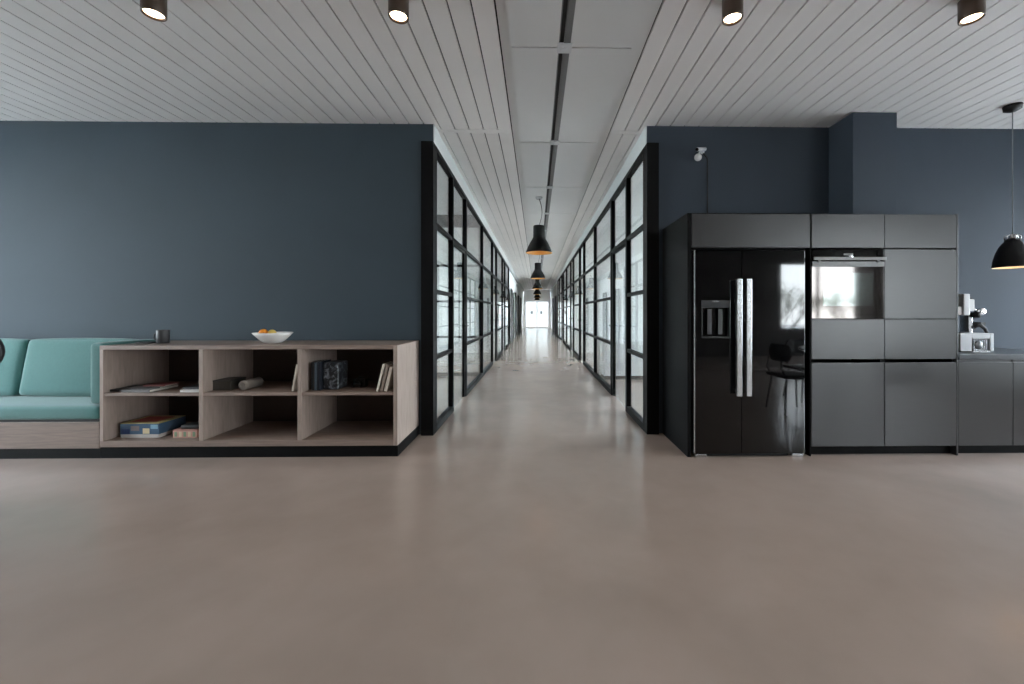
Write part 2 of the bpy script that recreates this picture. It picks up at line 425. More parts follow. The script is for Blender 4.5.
# end posts
struct(MB().box(-1.13, XL, 3.93, 4.049, 0, 2.884).build('trim_3', M['black_metal'], bevel=.003), 'black steel end post of the left glazing', 'post')
struct(MB().box(XR, 1.21, 3.93, 4.049, 0, 2.884).build('trim_4', M['black_metal'], bevel=.003), 'black steel end post of the right glazing', 'post')
# cross walls between the rooms
for k, (y, xa, xb) in enumerate(((7.66, XR+.07, RXR), (12.14, XR+.07, RXR), (16.65, XR+.07, RXR), (YGR+.1, XR+.14, RXR), (12.14, -RX, XL-.07), (YGL+.1, -RX, XL-.14))):
    struct(MB().box(xa, xb, y, y+.1, 0, CZ-.001).build('wall_cross', M['white']))
# glazed divider in the left rooms
NWIN[0] += 1
b = MB(); xa, xb = -RX, XL-.075
for z0, z1 in ((0, .07), (.725, .765), (1.40, 1.44), (2.08, 2.12), (2.83, CZ-.001)): b.box(xa, xb, 7.62, 7.68, z0, z1)
x = xa
while x < xb: b.box(x, x+.04, 7.62, 7.68, 0, 2.85); x += .9
o = struct(b.build('window_%d' % NWIN[0], M['black_metal'])); MB().box(xa, xb-.01, 7.646, 7.654, .03, 2.85).build('pane', M['glass'], o)
# timber free plain doors in the white stretch of the corridor
for s, ys in ((-1, (15.6, 18.4, 21.6, 25.0)), (1, (22.4, 25.6))):
    for y in ys:
        NDOOR[0] += 1
        xx = XL if s < 0 else XR
        o = struct(MB().box(xx-s*.0, xx-s*.03, y, y+.06, 0, 2.16).box(xx, xx-s*.03, y+.94, y+1, 0, 2.16).box(xx, xx-s*.03, y+.06, y+.94, 2.1, 2.16).build('door_%d' % NDOOR[0], M['black_metal']))
        MB().box(xx, xx-s*.012, y+.06, y+.94, 0, 2.1).build('leaf', cm('dark grey door leaf', (70, 74, 76)), o)
        MB().tube([(xx-s*.012, y+.16, 1.02), (xx-s*.06, y+.16, 1.02), (xx-s*.06, y+.28, 1.02)], .009).build('door_handle', M['steel'], o)

# far end of the corridor: opening into a bright white lobby
struct(MB().box(XL, XR, YE, YE+.15, 2.16, CZ).box(XL, XL+.12, YE, YE+.15, 0, 2.16).box(XR-.12, XR, YE, YE+.15, 0, 2.16).build('wall_end', M['white']))
struct(MB().box(-3.5, 3.5, YE+6, YE+6.1, 0, CZ).build('wall_lobby', cm('pale grey paint', (196, 204, 206), .7)))
struct(MB().box(-3.5, 3.5, YE+.15, YE+6, CZ, CZ+.06).build('ceiling', M['white']))
struct(MB().box(-3.5, XL+.01, YE+.16, YE+.3, 0, CZ).box(XR-.01, 3.5, YE+.16, YE+.3, 0, CZ).build('wall_lobby_front', M['white']))
for s in (-1, 1):
    window('Y', s*3.5-(.2 if s < 0 else 0), .2, (YE+2.6, YE+3.6, 1.2, 1.8), mull=1, m=M['enamel'], nrm=-s)
    o = MB().box(s*.46-.13+.0, s*.46+.13, YE+5.96, YE+5.998, 1.1, 1.4).build('wall_panel', cm('dark grey screen', (60, 66, 68)), bevel=.004)
    tag(o, 'small dark square panel on the %s of the white end wall' % ('left' if s < 0 else 'right'), 'wall panel')
NDOOR[0] += 1
o = empty('door_%d' % NDOOR[0], (.04, YE+.1, 0), 'glass double door at the bright far end of the corridor', 'door'); struct(o)
for s in (-1, 1):
    x0, x1 = (XL+.13, .035) if s < 0 else (.045, XR-.13)
    l = MB().box(x0, x0+.05, YE+.04, YE+.08, 0.01, 2.15).box(x1-.05, x1, YE+.04, YE+.08, .01, 2.15).box(x0+.05, x1-.05, YE+.04, YE+.08, .01, .1).box(x0+.05, x1-.05, YE+.04, YE+.08, 2.08, 2.15).build('leaf', M['enamel'], o)
    MB().box(x0+.04, x1-.04, YE+.055, YE+.063, .08, 2.1).build('pane', M['wglass'], l)
    hx = x0+.13 if s < 0 else x1-.13
    MB().tube([(hx, YE+.045, .55), (hx, YE-.03, .6), (hx, YE-.03, 1.1), (hx, YE+.045, 1.15)], .02).build('door_handle', M['black'], o)

# white sideboard in the first room on the right
xs0, xs1 = XR+.12, XR+2.3
sb = empty('sideboard', ((xs0+xs1)/2, 7.4, 0), 'low white sideboard behind the first right-hand glazing', 'sideboard')
MB().box(xs0, xs1, 7.16, 7.64, .07, .69).build('body', M['lino'], sb, bevel=.003)
MB().box(xs0+.02, xs1-.02, 7.2, 7.62, 0, .07).build('plinth', M['plinth'], sb)
for k in range(3):
    w = (xs1-xs0)/3
    for z0, z1 in ((.08, .385), (.391, .66)):
        MB().box(xs0+k*w+.003, xs0+(k+1)*w-.003, 7.142, 7.16, z0, z1).build('drawer', M['lino'], sb, bevel=.002)

# ------------------------------------------------------------------ downlights on the slatted ceiling
def downlight(px, py, label):
    zb = CZ-.125
    t = (zb-CAMZ)/((PY0-py)/FPX); r = (px-PX0)/FPX
    x = (r*math.cos(YAW)+math.sin(YAW))*t; y = (math.cos(YAW)-r*math.sin(YAW))*t
    o = empty('ceiling_spotlight', (x, y, zb), label, 'ceiling light', 'surface spotlights on the slatted ceiling')
    MB().lathe([(.046, .012), (.050, 0), (.056, 0), (.058, .004), (.058, .122), (.055, .1245), (0, .1245), (0, .022), (.046, .022)], (x, y, zb), 40, closed=False).build('housing', M['bronze'], o)
    MB().lathe([(0, .006), (.03, .007), (.0465, .013), (.0465, .018), (0, .018)], (x, y, zb), 32).build('lens', M['lens'], o)
    ld = bpy.data.lights.new('spot_bulb', 'SPOT'); ld.energy = 14; ld.color = (1, .86, .7); ld.spot_size = math.radians(90); ld.spot_blend = .8; ld.shadow_soft_size = .04
    lo = bpy.data.objects.new('spot_bulb', ld); COL.objects.link(lo); lo.parent = o; lo.location = (0, 0, -.01)
    return o
downlight(153.8, 15, 'bronze cylinder spotlight at the far left of the slatted ceiling')
downlight(398.5, 17.5, 'bronze cylinder spotlight left of the central track, nearer it')
downlight(732.5, 19.5, 'bronze cylinder spotlight right of the central track, nearer it')
downlight(971.5, 19.5, 'bronze cylinder spotlight at the far right above the kitchen units')

# ------------------------------------------------------------------ corridor pendants
def pendant(x, y, zr, R, label, first):
    H = R*1.36
    o = empty('pendant_lamp', (x, y, zr), label, 'pendant lamp', 'black workshop pendants along the corridor')
    k = R/.21
    outer = [(.21, 0), (.207, .012), (.18, .085), (.14, .165), (.108, .215), (.096, .24), (.093, .26), (.091, .41), (.085, .425), (.02, .43)]
    inner = [(.018, .415), (.08, .41), (.088, .25), (.103, .21), (.134, .160), (.174, .082), (.201, .012), (.206, 0)]
    mb = MB(); mb.lathe([(r*k, h*k) for r, h in outer], (x, y, zr), 40, M['shade']); mb.build('lamp_shade', None, o)
    MB().lathe([(0, .412*k)]+[(r*k, h*k) for r, h in inner], (x, y, zr), 40).build('shade_lining', M['shade_in'], o)
    MB().lathe([(0, .07), (.022, .073), (.032, .09), (.03, .115), (.016, .14), (.014, .18), (0, .18)], (x, y, zr), 20).build('bulb', M['bulb'], o)
    MB().lathe([(0, .17), (.02, .17), (.02, .41*k), (0, .41*k)], (x, y, zr), 16).build('socket', M['black'], o)
    zt = zr+.427*k; c = []
    for i in range(13):
        t = i/12; c.append((x+.03*math.sin(t*PI)*1.6, y, zt+(CZ-.03-zt)*t))
    MB().tube(c, .004, 8).build('cord', M['black'], o)
    MB().lathe([(0, CZ-.045-zr), (.045, CZ-.042-zr), (.055, CZ-.025-zr), (.055, CZ-.013-zr), (0, CZ-.013-zr)], (x, y, zr), 24).build('canopy', M['enamel'], o)
PY = [6.4+4.75*k for k in range(6)]
names = ['nearest and largest black pendant lamp hanging in the corridor', 'second black corridor pendant, just behind the nearest one', 'third black pendant lamp along the corridor',
         'fourth black pendant lamp along the corridor', 'fifth black pendant lamp along the corridor, second from the end', 'last and smallest black pendant at the far end of the corridor']
for k, y in enumerate(PY): pendant(.04, y, CAMZ+.96, .215, names[k], k == 0)

# ------------------------------------------------------------------ storage unit (left)
sx0, sx1 = X(99.5, FYL), X(397.4, FYL); Y0 = FYL; Y1 = WY-.003
ztop = Z(250, 345.5, FYL); zpl = .095
st = empty('open_shelf_unit', ((sx0+sx1)/2, (Y0+Y1)/2, 0), 'low grey oak open shelving unit with six compartments on a black plinth', 'shelf unit')
T = .033
MB().box(sx0, sx1-.002, Y0, Y1, ztop-T, ztop).build('top', M['wood'], st, bevel=.0015)
zb0, zb1 = zpl, Z(250, 440.5, FYL)
MB().box(sx0, sx1-T, Y0, Y1, zb0, zb1).build('bottom_board', M['wood'], st, bevel=.0015)
xd = [(sx0, sx0+.028), (X(198.7, FYL), X(202.6, FYL)), (X(297.4, FYL), X(301.3, FYL))]
for i, (a, c) in enumerate(xd):
    MB().box(a, c, Y0+.001, Y1-.02, zb1, ztop-T).build('side_panel' if i == 0 else 'divider', M['woodv_lit'], st, bevel=.001)
MB().box(sx1-T, sx1, Y0-.001, Y1, zpl, ztop-.002).build('side_panel', M['woodv_lit'], st, bevel=.0015)
MB().box(sx0+.02, sx1-T-.001, Y1-.018, Y1-.002, zb1, ztop-T).build('back_panel', cm('shaded brown back panel', (72, 60, 53)), st)  # shade of the deep compartments put into this darker brown
zs = Z(250, 394.3, FYL)
cols = [(xd[0][1], xd[1][0]), (xd[1][1], xd[2][0]), (xd[2][1], sx1-T)]
for a, c in cols: MB().box(a, c, Y0+.006, Y1-.02, zs-.013, zs+.013).build('shelf', M['wood'], st, bevel=.001)
MB().box(sx0, sx1-.001, Y0+.012, Y1, 0, zpl).build('plinth', M['plinth'], st, bevel=.001)

# ------------------------------------------------------------------ bench with teal cushions
bx0 = -6.2
bn = empty('bench', ((bx0+sx0)/2, (Y0+Y1)/2, 0), 'built-in wooden bench base under the teal cushions, left of the shelves', 'bench')
MB().box(bx0, sx0-.003, Y0, Y1, .085, .30).build('body', M['wood'], bn, bevel=.002)
MB().box(bx0, sx0-.003, Y0+.012, Y1, 0, .085).build('plinth', M['plinth'], bn)
MB().box(bx0, sx0-.003, Y0+.02, Y1, .30, .318).build('seat_board', M['black'], bn)
xw = X(89.5, 3.40)
tag(MB().pad(bx0, sx0-.006, Y0-.004, Y1-.04,   .3185, .432, .028, .006, 14).build('seat_cushion', M['teal']), 'long flat teal seat cushion lying on the wooden bench', 'cushion')
def backpad(x0, x1, label):
    b = MB().pad(x0, x1, -.075, .075, 0, .52, .04, .014, 14)
    b.xf(Matrix.Translation((0, 3.775, .437)) @ Matrix.Rotation(math.radians(-9), 4, 'X'))
    tag(b.build('back_cushion', M['teal']), label, 'cushion', 'teal back cushions on the bench')
xq = X(15, 3.70)
backpad(xq, xw-.004, 'teal back cushion between the side cushion and the other back cushion')
backpad(xq-.95, xq-.012, 'teal back cushion cut off by the left edge of the photo')
tag(MB().pad(X(90, 3.40), sx0-.006, 3.39, Y1-.01, .438, .95, .03, .006, 12).build('side_cushion', M['teal']), 'teal end cushion upright against the shelf unit', 'cushion')

# ------------------------------------------------------------------ things on the shelf unit
ty = 3.62
mx, mz = X(163, ty), ztop
mg = empty('mug', (mx, ty, mz), 'dark grey mug standing on top of the shelf unit', 'mug')
MB().lathe([(0, 0), (.042, 0), (.046, .004), (.047, .115), (.045, .118), (.042, .115), (.041, .01), (0, .01)], (mx, ty, mz+.0005), 32).build('body', M['mug'], mg)
MB().tube([(mx-.045, ty, mz+.095)]+[(mx-.045-.035*math.sin(t*PI/6), ty, mz+.06+.035*math.cos(t*PI/6)) for t in range(1, 6)]+[(mx-.045, ty, mz+.025)], .006, 8).build('handle', M['mug'], mg)
tag(MB().pad(mx-.20, mx-.07, ty-.05, ty+.04, mz+.0005, mz+.014, .006, .001, 6).build('eyeglass_case', M['black']), 'flat black case lying left of the dark mug', 'case')
bwx, bwy, R = X(273, 3.62), 3.62, .156
bw = MB().lathe([(0, .0), (.055, 0), (.067, .004), (.105, .035), (.138, .07), (R, .092), (R-.004, .095), (.134, .075), (.101, .041), (.062, .010), (0, .007)], (bwx, bwy, ztop+.0005), 48).build('bowl', M['ceramic'])
tag(bw, 'white porcelain fruit bowl on top of the shelf unit', 'bowl')
def fruit(x, y, z, r, m, label, name):
    prof = [(r*math.sin(PI*k/14), -r*.94*math.cos(PI*k/14)) for k in range(15)]; prof[0] = (0, -r*.9); prof[-1] = (0, r*.88)
    o = MB().lathe(prof, (x, y, z), 24).build(name, m, origin=(x, y, z-r*.9))
    tag(o, label, 'fruit', 'fruit in the white bowl')
    MB().lathe([(0, .0), (.004, .001), (.003, .006), (0, .007)], (x, y, z+r*.875), 8).build('stem', M['bark'], o)
fruit(bwx-.085, bwy-.0, ztop+.092, .036, M['orange'], 'topmost orange at the left of the white bowl', 'orange')
fruit(bwx-.018, bwy+.015, ztop+.088, .034, M['lemon'], 'pale yellow fruit right of the topmost orange in the bowl', 'lemon')
fruit(bwx-.045, bwy-.055, ztop+.062, .034, M['orange'], 'low orange near the front of the white bowl', 'orange')
fruit(bwx+.03, bwy-.01, ztop+.048, .034, M['lemon'], 'pale fruit low in the middle of the white bowl', 'lemon')

def book(w, d, h, cover, label, loc, rot=(0,0,0), group=None, name='book', cat='book'):
    """a book lying flat: spine at -y side; w along x, d along y, thickness h"""
    o = empty(name, loc, label, cat, group); o.rotation_euler = rot
    WORLD[o.name] = V(0,0,0)
    c = .003
    MB().box(-w/2, w/2, -d/2, d/2, 0, c).box(-w/2, w/2, -d/2, d/2, h-c, h).box(-w/2, w/2, -d/2, -d/2+c, c, h-c).build('cover', cover, o, bevel=.0008)
    MB().box(-w/2+.003, w/2-.003, -d/2+c, d/2-.004, c, h-c).build('pages', M['paper'], o)
    return o
S1 = zs+.0135; S0 = zb1+.0005
def px3(px, Y): return X(px, Y)
# upper left compartment
yb = 3.50
book(.13, .22, .02, cm('black cover', (26, 26, 28)), 'black book lying flat at the left end of the upper left compartment', (px3(127, yb), yb+.02, S1), (0,0,.05))
book(.24, .26, .022, cm('grey cover', (104, 102, 102)), 'grey flat book at the bottom of the middle pile, upper left compartment', (px3(150, yb), yb+.01, S1), (0,0,-.04), 'pile of books in the upper left compartment')
book(.23, .19, .012, cm('dark cover', (44, 40, 40)), 'thin dark book on top of the grey flat book', (px3(152, yb), yb+.02, S1+.0225), (0,0,.10), 'pile of books in the upper left compartment')
book(.18, .14, .010, cm('dark red cover', (104, 42, 38)), 'small dark red book topmost of the upper left pile', (px3(158, yb), yb+.03, S1+.035), (0,0,.02), 'pile of books in the upper left compartment')
book(.165, .20, .020, cm('white cover', (200, 198, 196)), 'white book lying against the first divider', (cols[0][1]-.09, yb-.02, S1), (0,0,0))
book(.165, .19, .016, cm('black matt cover', (34, 34, 38)), 'dark book lying on the white book by the first divider', (cols[0][1]-.09, yb, S1+.0205), (0,0,0))
# lower left: board game boxes
gx0, gx1 = X(120, 3.44), X(159, 3.44)
gm = empty('board_game', ((gx0+gx1)/2, 3.57, S0), 'colourful blue board game box in the lower left compartment', 'board game')
MB().box(gx0+.002, gx1-.002, 3.442, 3.698, S0, S0+.062).build('tray', cm('white card', (190, 186, 180)), gm, bevel=.001)
b = MB().box(gx0, gx1, 3.44, 3.70, S0+.03, S0+.118, cm('blue card', (62, 90, 116)))
b.box(gx0, gx1, 3.44, 3.70, S0+.1182, S0+.124, cm('yellow card edge', (176, 162, 110)))
b.build('lid', None, gm, bevel=.001)
b = MB().box(gx0+.19, gx0+.205+.04, 3.4385, 3.4398, S0+.035, S0+.08, cm('cream print', (214, 200, 160)))
b.box(gx0+.01, gx0+.08, 3.4385, 3.4398, S0+.035, S0+.075, cm('dark blue print', (40, 58, 100)))
b.box(gx0+.255, gx1-.01, 3.4385, 3.4398, S0+.075, S0+.11, cm('pale blue print', (120, 160, 180)))
b.box(gx0+.09, gx0+.16, 3.4385, 3.4398, S0+.06, S0+.10, cm('grey print', (120, 110, 110)))
b.box(gx0+.04, gx1-.06, 3.48, 3.66, S0+.1242, S0+.1252, cm('red print', (150, 56, 44)))
b.build('printed_picture', None, gm)
hx0, hx1 = X(173, 3.44), X(197, 3.44)
g2 = empty('board_game', ((hx0+hx1)/2, 3.55, S0), 'small pink and green patterned game box beside the first divider', 'board game')
MB().box(hx0, hx1, 3.44, 3.62, S0, S0+.058).build('tray', cm('dusty pink card', (196, 150, 138)), g2, bevel=.001)
b = MB()
for k in range(5): b.box(hx0+.012+k*.038, hx0+.034+k*.038, 3.4385, 3.4398, S0+.008, S0+.05, cm('sage card', (126, 150, 120)) if k % 2 == 0 else cm('cream card', (206, 190, 160)))
b.build('printed_picture', None, g2)
MB().box(hx0-.002, hx1+.002, 3.438, 3.622, S0+.0583, S0+.066).build('lid', cm('rose card', (170, 120, 112)), g2, bevel=.001)
tag(MB().pad(hx0+.045, hx1-.005, 3.46, 3.57, S0+.0665, S0+.10, .008, .002, 6).build('pouch', M['black']), 'black pouch lying on the small patterned game box', 'pouch')
# upper middle compartment
qx = X(226, 3.5)
b = MB().box(qx-.10, qx+.07, 3.46, 3.64, S1, S1+.075, cm('dark olive box', (60, 56, 50))).box(qx-.105, qx-.098, 3.455, 3.645, S1, S1+.08, cm('black lid', (24, 24, 24)))
o = empty('storage_box', (qx, 3.55, S1), 'dark low storage box in the upper middle compartment', 'box')
b.build('body', None, o, bevel=.002); MB().box(qx-.097, qx+.072, 3.457, 3.643, S1+.0755, S1+.085).build('lid', cm('charcoal lid', (48, 46, 44)), o, bevel=.002)
rx = X(246.5, 3.5)
tag(MB().lathe([(0, -.1), (.018, -.1), (.038, -.1), (.041, -.097), (.041, .097), (.038, .1), (0, .1)], (rx, 3.56, S1+.0412), 28, axis='Y').lathe([(.02, -.103), (.024, -.103), (.024, -.1), (.02, -.1)], (rx, 3.56, S1+.0412), 20, axis='Y', closed=True).build('roll', cm('grey felt', (130, 122, 114))), 'grey roll lying beside the dark storage box', 'roll')
def lean_book(xb, lean, h, t, d, y, cover, label, group):
    """upright book whose foot is at xb and whose top leans towards +x"""
    o = book(h, d, t, cover, label, (0,0,0), group=group)
    # local x -> up, local z -> -x
    o.matrix_world = Matrix.Translation((xb, y, S1)) @ Matrix.Rotation(lean, 4, 'Y') @ Matrix.Translation((0, 0, h/2)) @ Matrix.Rotation(-PI/2, 4, 'Y')
    return o
lean_book(cols[1][1]-.062, math.radians(10), .225, .018, .19, 3.5, cm('ivory cover', (206, 198, 186)), 'ivory book leaning on the second divider', None)
# upper right compartment
g = 'dark books standing in the upper right compartment'
x = cols[2][0]+.035
for k, (t, h, n_, c, lb) in enumerate(((.024, .24, 'black cover', (26, 26, 28), 'black upright book, leftmost in the upper right compartment'), (.02, .235, 'slate blue cover', (70, 84, 96), 'slate blue upright book next to the leftmost black one'), (.028, .245, 'dark navy cover', (30, 36, 46), 'thick dark navy book upright beside the marbled case'))):
    lean_book(x+t, 0, h, t, .18, 3.53, cm(n_, c), lb, g); x += t+.002
# marbled dark case
mk = bpy.data.materials.new('marbled print'); mk.use_nodes = True; nt = mk.node_tree
n = nt.nodes.new('ShaderNodeTexNoise'); n.inputs['Scale'].default_value = 14; n.inputs['Distortion'].default_value = 2.2
r = nt.nodes.new('ShaderNodeValToRGB'); r.color_ramp.elements[0].position = .48; r.color_ramp.elements[0].color = lin((26, 28, 32)); r.color_ramp.elements[1].position = .66; r.color_ramp.elements[1].color = lin((120, 126, 134))
tcn = nt.nodes.new('ShaderNodeTexCoord'); nt.links.new(tcn.outputs['Object'], n.inputs['Vector'])
nt.links.new(n.outputs['Fac'], r.inputs['Fac']); nt.links.new(r.outputs['Color'], nt.nodes['Principled BSDF'].inputs['Base Color']); nt.nodes['Principled BSDF'].inputs['Roughness'].default_value = .3
o = empty('magazine_holder', (x+.07, 3.55, S1), 'glossy black and grey marbled case standing beside the dark books', 'case')
MB().box(x+.004, x+.135, 3.47, 3.65, S1, S1+.235).build('body', mk, o, bevel=.012, seg=3)
MB().box(x+.02, x+.12, 3.66-.01, 3.656, S1+.03, S1+.2).build('back_flap', M['black'], o)
kx = X(360, 3.6)
o = empty('camera', (kx, 3.6, S1), 'small black camera sitting in the upper right compartment', 'camera')
MB().box(kx-.055, kx+.055, 3.58, 3.64, S1, S1+.075).box(kx-.02, kx+.02, 3.585, 3.635, S1+.075, S1+.095).build('body', M['black'], o, bevel=.006, seg=3)
MB().lathe([(0, -.045), (.022, -.045), (.03, -.042), (.032, -.02), (.032, 0), (0, 0)], (kx, 3.58, S1+.038), 24, axis='Y').build('lens', M['gloss'], o)
g = 'pale books leaning in the upper right compartment'
for k, (n_, c, lb) in enumerate((('ivory cover', (206, 198, 186), 'leftmost of the pale books leaning on the right side panel'), ('taupe cover', (132, 116, 106), 'middle of the pale leaning books in the right compartment'), ('cream cover', (196, 184, 172), 'pale leaning book closest to the right side panel'))):
    lean_book(sx1-T-.135+k*.036, math.radians(13.5), .235-.012*k, .018+.003*k, .19, 3.47, cm(n_, c), lb, g)

# ------------------------------------------------------------------ kitchen units
KY = FYR
kx0 = X(687.4, KY); kx1 = X(811, KY); kx2 = X(884, KY); kx3 = X(956.5, KY); kx4 = X(1012.5, KY); kx5 = kx4+.60; kx6 = kx5+.60
ktop = Z(820, 213.5, KY); KB = WY-.004
def kz(py, px=880): return Z(px, py, KY)
ztd0 = kz(248); 
zn0 = kz(249.3); zn1 = kz(319); zd1 = kz(319.4); zd0 = kz(359); zl1 = kz(362.5); zl0 = kz(446)
PB = KB
# leave room for the pier behind the tall units
PBp = 3.655
def cab_box(x0, x1, y0, y1, z0, z1, t=.018):
    b = MB()
    b.box(x0, x0+t, y0, y1, z0, z1).box(x1-t, x1, y0, y1, z0, z1).box(x0+t, x1-t, y0, y1, z1-t, z1).box(x0+t, x1-t, y0, y1, z0, z0+t).box(x0+t, x1-t, y1-t, y1, z0+t, z1-t)
    return b
# fridge housing
fh = empty('fridge_cabinet', ((kx0+kx1)/2, 3.6, 0), 'tall black cabinet housing with a long door above the fridge', 'cabinet')
MB().box(kx0, kx0+.03, KY-.002, KB, 0, ktop).box(kx1-.012, kx1, KY-.002, KB, 0, ktop).box(kx0+.03, kx1-.012, KY+.02, KB, zn0+.0, zn0+.02).box(kx0+.03, kx1-.012, KY, KB, ktop-.02, ktop).box(kx0+.03, kx1-.012, KB-.01, KB, .0, ktop-.02).build('body', M['carcass'], fh, bevel=.0015)
MB().box(kx0+.034, kx1-.014, KY-.004, KY+.018, ztd0, ktop-.008).build('door', M['veneer'], fh, bevel=.0015)
# fridge
rx0, rx1 = X(693.5, KY), X(804, KY); rz1 = kz(250.5, 740); FY = KY-.012
fr = empty('fridge', ((rx0+rx1)/2, 3.6, 0), 'glossy black side-by-side fridge with long steel handles', 'fridge')
MB().box(rx0+.004, rx1-.004, FY+.05, KB-.03, .03, rz1-.01).build('body', M['black'], fr, bevel=.004)
rs = X(740.8, KY)
b = MB(); dz0, dz1 = kz(338, 715), kz(300.5, 715); dx0, dx1 = X(701, KY), X(729.5, KY)
# left door with the dispenser niche left open
b.box(rx0+.012, dx0, FY, FY+.045, .03, rz1).box(dx1, rs-.003, FY, FY+.045, .03, rz1).box(dx0, dx1, FY, FY+.045, dz1, rz1).box(dx0, dx1, FY, FY+.045, .03, dz0).box(dx0, dx1, FY+.042, FY+.045, dz0, dz1)
ld_ = b.build('door', M['gloss'], fr)
MB().box(rs+.003, rx1, FY, FY+.045, .03, rz1).build('door', M['gloss'], fr, bevel=.003)
MB().box(rx0, rx0+.010, FY+.002, FY+.05, .03, rz1).build('edge_trim', M['steel'], fr)
d = MB().box(dx0, dx1, FY-.004, FY+.04, dz1-.06, dz1).box(dx0, dx0+.006, FY-.003, FY+.04, dz0, dz1-.06).box(dx1-.006, dx1, FY-.003, FY+.04, dz0, dz1-.06).box(dx0+.006, dx1-.006, FY-.006, FY+.04, dz0, dz0+.012).build('dispenser', cm('dark grey plastic', (40, 41, 44), .3), fr, bevel=.0015)
MB().box((dx0+dx1)/2-.035, (dx0+dx1)/2+.02, FY-.006, FY-.004, dz1-.012, dz1-.004).build('display', M['steel'], d)
for q in (.3, .68):
    xx = dx0+(dx1-dx0)*q; MB().box(xx-.018, xx+.018, FY+.012, FY+.018, dz0+.03, dz1-.07).build('lever', cm('grey plastic paddle', (90, 92, 96), .25), d, bevel=.003)
hz0, hz1 = kz(394.5, 740), kz(279.5, 740)
for a, c in ((736.2, 741.2), (745.8, 750.8)):
    h = MB().box(X(a, KY-.06), X(c, KY-.06), FY-.068, FY-.048, hz0, hz1)
    xm = (X(a, KY-.06)+X(c, KY-.06))/2
    for z in (hz0+.03, hz1-.05): h.box(xm-.01, xm+.01, FY-.048, FY-.0005, z, z+.022)
    h.build('handle', M['steel'], fr, bevel=.003)
for q in (rx0+.06, rx1-.06): MB().box(q-.045, q+.045, FY+.002, FY+.05, .0, .028).build('foot', M['steel'] if True else None, fr, bevel=.004)
MB().box(rx0+.12, rx1-.12, FY+.03, FY+.05, .004, .03).build('kick_plate', M['black'], fr)

def dbox(name, x0, x1, z0, z1, parent): return MB().box(x0+.003, x1-.003, KY-.004, KY+.016, z0, z1).build(name, M['veneer'], parent, bevel=.0015)
# oven column
oc = empty('oven_cabinet', ((kx1+kx2)/2, 3.5, 0), 'tall black veneer unit holding the built-in oven', 'cabinet')
b = cab_box(kx1+.001, kx2-.0005, KY+.017, PBp, zl0-.01, ktop)
b.box(kx1+.019, kx2-.0185, KY+.02, PBp-.02, zn1-.03, zn1-.012)
b.build('body', M['carcass'], oc)
dbox('door', kx1, kx2, ztd0, ktop-.006, oc); dbox('drawer', kx1, kx2, zd0, zd1, oc); dbox('door', kx1, kx2, zl0, zl1, oc)
MB().box(kx1, kx2, KY+.05, PBp-.01, 0, zl0-.011).build('plinth', M['plinth'], oc)
# oven
ox0, ox1 = kx1+.021, kx2-.021; oz0, oz1 = zn1-.0115, zn0-.0+.0
ov = empty('oven', ((ox0+ox1)/2, 3.45, oz0), 'built-in oven with mirrored glass front above the drawer', 'oven')
MB().box(ox0, ox1, KY+.03, PBp-.03, oz0+.0, zn0-.03).build('body', M['black'], ov)
ozc = kz(258)
MB().box(kx1+.004, kx2-.004, KY-.004, KY+.028, ozc+.002, zn0-.002).build('control_panel', M['gloss'], ov, bevel=.001)
cx = X(848, KY)
MB().box(cx-.04, cx+.04, KY-.006, KY-.004, ozc+.022, ozc+.036).build('display', cm('grey display', (150, 152, 150)), ov)
MB().lathe([(0, -.026), (.014, -.026), (.017, -.022), (.018, -.001), (0, -.001)], (cx+.005, KY-.004, ozc+.008), 20, axis='Y').build('knob', M['chrome'], ov)
dr = MB().box(kx1+.004, kx2-.004, KY-.004, KY+.028, zn1+.004, ozc-.001).build('door', M['ovenglass'], ov, bevel=.001)
wx0, wx1 = X(823, KY), X(873, KY); wz0, wz1 = kz(306), kz(273)
MB().box(wx0, wx1, KY-.0048, KY-.0041, wz0, wz1).build('viewing_window', mat('pale oven window', (90, 93, 91), .06, metal=.85, vary=.03), dr)
hb_ = MB().box(kx1+.006, kx2-.006, KY-.034, KY-.022, kz(260.6), kz(257.6)).box(kx1+.006, kx2-.006, KY-.012, KY-.0042, kz(266.8), kz(261.6))
for q in (kx1+.05, kx2-.07): hb_.box(q, q+.02, KY-.022, KY-.011, kz(263), kz(258.5))
hb_.build('handle', cm('satin steel', (120, 121, 122), .35), dr, bevel=.002)
# tall storage column
tc_ = empty('tall_cabinet', ((kx2+kx3)/2, 3.5, 0), 'tall black veneer cupboard right of the oven column', 'cabinet')
cab_box(kx2+.0005, kx3-.004, KY+.017, PBp, zl0-.01, ktop).build('body', M['carcass'], tc_)
MB().box(kx3-.003, kx3+.011, KY-.004, KB, 0, ktop).build('end_panel', M['veneer'], tc_, bevel=.001)
dbox('door', kx2, kx3-.004, ztd0, ktop-.006, tc_); dbox('door', kx2, kx3-.004, zn1+.002, zn0-.0005, tc_); dbox('drawer', kx2, kx3-.004, zd0, zd1, tc_); dbox('door', kx2, kx3-.004, zl0, zl1, tc_)
MB().box(kx2, kx3-.004, KY+.05, PBp-.01, 0, zl0-.011).build('plinth', M['plinth'], tc_)
